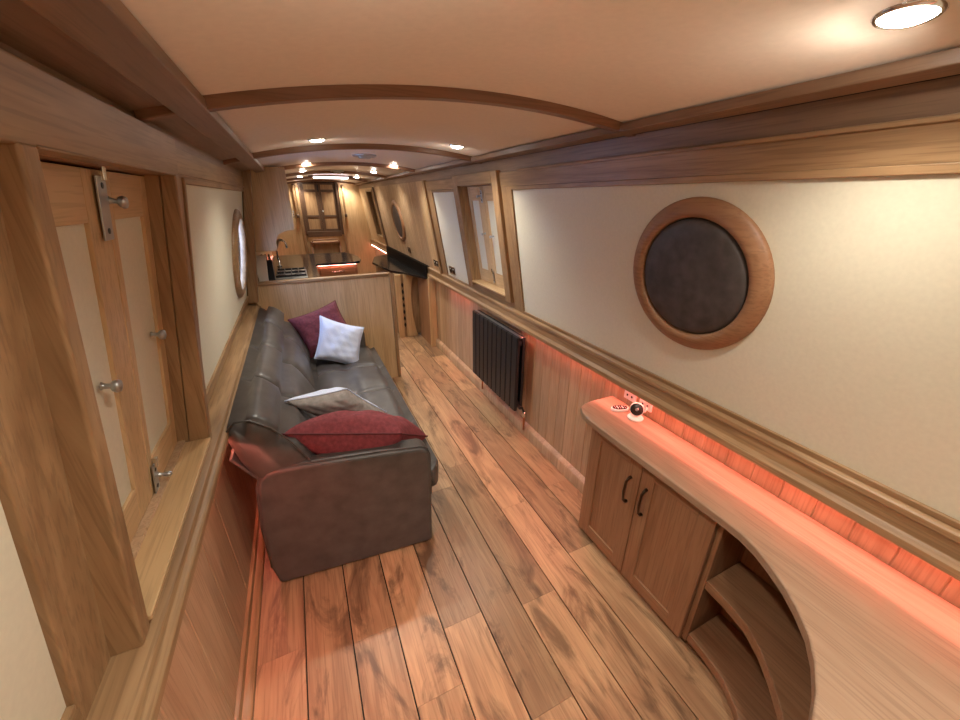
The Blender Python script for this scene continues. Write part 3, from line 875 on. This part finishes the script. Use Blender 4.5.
ku = thing('kitchen_units', 'run of oak kitchen base units behind the half-height partition', 'kitchen units', (-.1, 4.5, 0))
MB().box(XL + .01, .13, 3.49, 5.6, .0, .888).build('carcass', M['oakZ'], ku, bevel=.003)
for k in range(4):
    a = 3.50 + k * .40
    MB().box(.13, .148, a + .004, a + .396, .10, .86).build('door', M['cabZ'], ku, bevel=.003)
pen = thing('peninsula_unit', 'coral-lit oak cabinet with small drawer at the far side of the kitchen', 'cabinet', (.4, 5.6, 0))
MB().box(.155, .64, 5.12, 5.6, 0, .865).build('carcass', M['cabX'], pen, bevel=.01)
dw = MB().box(.19, .60, 5.10, 5.12, .73, .85).build('drawer', M['cabX'], pen, bevel=.004)
MB().tube([(.32, 5.10, .805), (.33, 5.08, .802), (.47, 5.08, .802), (.48, 5.10, .805)], .005, 8).build('handle', M['chrome'], dw, smooth=True)
MB().box(.19, .60, 5.10, 5.12, .10, .715).build('door', M['cabX'], pen, bevel=.004)
tag(MB().box(.17, .62, 5.085, 5.095, .880, .884).build('led_strip', M['softled']), 'coral glowing led strip under the black worktop edge of the peninsula', 'led strip light', 'coral led strips under the side rails')
kt = [(-.42, 3.49), (.14, 3.49), (.145, 4.95), (.17, 5.03), (.60, 5.03), (.67, 5.08), (.70, 5.2), (.71, 5.5), (.67, 5.75), (.60, 6.0), (-.42, 6.0)]
tag(MB().prism(kt, 'Z', .89, .92).build('kitchen_worktop', M['gran'], None, bevel=.004), 'L-shaped polished black granite kitchen worktop with rounded end', 'worktop')
hob = thing('hob', 'small black gas hob with pan rests set in the granite worktop', 'hob', (-.1, 4.35, .92))
MB().box(-.26, .03, 4.12, 4.62, .9205, .93).build('tray', M['nickel'], hob, bevel=.003)
rk = MB()
for x in (-.25, -.18, -.115, -.05, .015): rk.box(x, x + .008, 4.15, 4.58, .945, .958)
for y in (4.15, 4.36, 4.57): rk.box(-.25, .023, y, y + .008, .938, .958)
rk.build('pan_rest', M['black'], hob)
for y in (4.26, 4.47):
    for x in (-.20, -.05): MB().lathe([(.04, 0), (.04, .012), (.028, .018), (.001, .018)], (x, y, .93), (0, 0, 1), 18).build('burner', M['black'], hob)
tp = thing('kitchen_tap', 'curved chrome swan-neck tap at the kitchen sink', 'tap', (-.24, 5.0, .92))
MB().lathe([(.025, 0), (.025, .01), (.014, .02), (.013, .07)], (-.24, 5.0, .92), (0, 0, 1), 16).build('base', M['chrome'], tp, smooth=True)
MB().tube([(-.24, 5.0, .93), (-.24, 5.0, 1.15)] + [(-.185 - .055 * math.cos(a), 5.0, 1.15 + .062 * math.sin(a)) for a in [math.pi * k / 10 for k in range(1, 10)]] + [(-.128, 5.0, 1.12)], .011, 12).build('spout', M['chrome'], tp, smooth=True)
MB().tube([(-.24, 4.98, .975), (-.22, 4.93, .985)], .006).build('lever', M['chrome'], tp, smooth=True)
kb = thing('knife_block', 'dark wedge knife block in the kitchen corner by the left wall', 'knife block', (-.30, 3.9, .92))
MB().prism([(3.80, .9205), (3.98, .9205), (3.96, 1.10), (3.90, 1.14)], 'X', -.33, -.24).build('block', M['black'], kb, bevel=.004)
for k in range(3): MB().box(-.32 + k * .028, -.305 + k * .028, 3.90, 3.925, 1.11, 1.19).build('knife_handle', M['bplastic'], kb, bevel=.003)
cbd = MB().hexa([(-.35, 3.70, .9205), (-.29, 3.70, .9205), (-.29, 3.715, .9205), (-.35, 3.715, .9205), (-.37, 3.76, 1.2), (-.27, 3.76, 1.2), (-.27, 3.775, 1.2), (-.37, 3.775, 1.2)]).build('chopping_board', M['plastic'], None, bevel=.004)
tag(cbd, 'pale board propped on the worktop beside the knife block', 'chopping board')

oc = thing('overhead_cupboard', 'overhead oak kitchen cupboard with scalloped end panel above the partition', 'cupboard', (-.15, 4.5, 1.36))
ep = [(-.232, 1.86), (-.003, 1.86), (-.003, 1.70), (-.008, 1.42), (-.03, 1.415), (-.075, 1.41), (-.115, 1.395), (-.142, 1.37), (-.155, 1.33), (-.158, 1.262), (-.37, 1.262), (-.33, 1.45)]
MB().prism(ep, 'Y', 3.475, 3.50).build('end_panel', M['paleZ'], oc, bevel=.003)
MB().prism([(-.25, 1.86), (-.03, 1.86), (-.035, 1.43), (-.31, 1.43)], 'Y', 3.50, 5.6).build('carcass', M['oakY'], oc, bevel=.002)
for k in range(4):
    a = 3.51 + k * .52
    dd = MB().hexa([(-.035, a, 1.435), (-.018, a, 1.435), (-.018, a + .51, 1.435), (-.035, a + .51, 1.435), (-.03, a, 1.84), (-.012, a, 1.84), (-.012, a + .51, 1.84), (-.03, a + .51, 1.84)]).build('door', M['paleZ'], oc, bevel=.003)
    MB().lathe([(.006, 0), (.006, .01), (.014, .02), (.001, .03)], (-.016, a + .45, 1.50), (1, 0, 0), 12).build('knob', M['chrome'], dd, smooth=True)
MB().prism([(-.36, 1.262), (-.16, 1.262), (-.16, 1.285), (-.36, 1.285)], 'Y', 3.50, 4.2).build('open_shelf', M['oakY'], oc)

# right side of the galley: black granite desk shelf with bottle rack under
gd = thing('granite_shelf', 'angular black granite shelf with upstand on the right wall past the radiator', 'shelf', (1.2, 5.2, .82))
MB().prism([(XR - .005, 4.15), (1.24, 4.18), (1.11, 4.55), (.985, 4.75), (.89, 5.50), (1.02, 6.05), (XR - .005, 6.28)], 'Z', .80, .826).build('slab', M['gran'], gd, bevel=.003)
MB().box(1.262, 1.268, 4.16, 6.28, .826, .945).box(1.268, 1.30, 4.16, 6.28, .941, .945).build('upstand', M['blackstone'], gd)
wk = thing('bottle_rack', 'pale oak bottle rack panel with a column of holes under the granite shelf', 'bottle rack', (1.1, 4.6, 0))
MB().box(.985, 1.055, 4.57, 4.60, 0, .799).build('left_panel', M['paleZ'], wk, bevel=.003)
MB().prism([(1.09, 0), (1.225, 0), (1.205, .10), (1.175, .30), (1.168, .55), (1.19, .70), (1.22, .799), (1.09, .799)], 'Y', 4.57, 4.60).build('right_panel', M['paleZ'], wk, bevel=.003)
MB().box(1.055, 1.09, 4.585, 4.60, 0, .799).build('hole_strip', M['oakZ'], wk)
for k in range(7):
    MB().prism([(1.058, .16 + k * .085), (1.0725, .125 + k * .085), (1.087, .16 + k * .085), (1.0725, .195 + k * .085)], 'Y', 4.580, 4.586).build('hole', M['dark'], wk)
MB().box(1.0, 1.30, 4.60, 5.9, 0.02, .795).build('rack_body', M['oakZ'], wk)
ec = thing('end_cupboard', 'narrow oak cupboard side and post where the right boarding ends', 'cupboard', (1.28, 4.3, 0))
MB().box(1.262, 1.30, 4.13, 4.56, 0, .799).build('side_panel', M['cabZ'], ec, bevel=.003)
MB().box(1.258, XR - .002, 4.095, 4.128, 0, .828).build('post', M['paleZ'], ec, bevel=.003)

# far end: strap rails and folding step
for x0, lab in ((.075, 'thin brown wooden rail hanging left of the far double doors'), (.875, 'thin brown wooden rail hanging right of the far double doors')):
    t = thing('hanging_rail', lab, 'rail', (x0, Y1 - .03, 1.35), 'rails either side of the far doors')
    MB().box(x0 - .012, x0 + .012, Y1 - .05, Y1 - .032, 1.36, 1.86).build('rod', M['oakZ'], t, bevel=.004)
    MB().box(x0 - .022, x0 + .022, Y1 - .055, Y1 - .002, 1.33, 1.38).build('end_block', M['walnutZ'], t, bevel=.006)
    MB().box(x0 - .018, x0 + .018, Y1 - .050, Y1 - .002, 1.84, 1.87).build('end_block', M['walnutZ'], t, bevel=.006)
stp = thing('wooden_steps', 'red-brown wooden steps below the far double doors', 'steps', (.45, 7.5, 0))
for k, (z, yy) in enumerate(((.93, 7.55), (.62, 7.38), (.31, 7.2))):
    MB().box(.20, .70, yy, yy + .2, z - .03, z).build('tread', M['cabX'], stp, bevel=.01)
for x in (.20, .67):
    MB().prism([(7.22, 0), (7.74, 0), (7.74, .90), (7.56, .90)], 'X', x, x + .03).build('stringer', M['cabZ'], stp, bevel=.003)
MB().tube([(.22, 7.53, .86), (.22, 7.50, .93), (.25, 7.50, .97), (.65, 7.50, .97), (.68, 7.50, .93), (.68, 7.53, .86)], .012, 10).build('grab_rail', M['cabX'], stp, smooth=True)
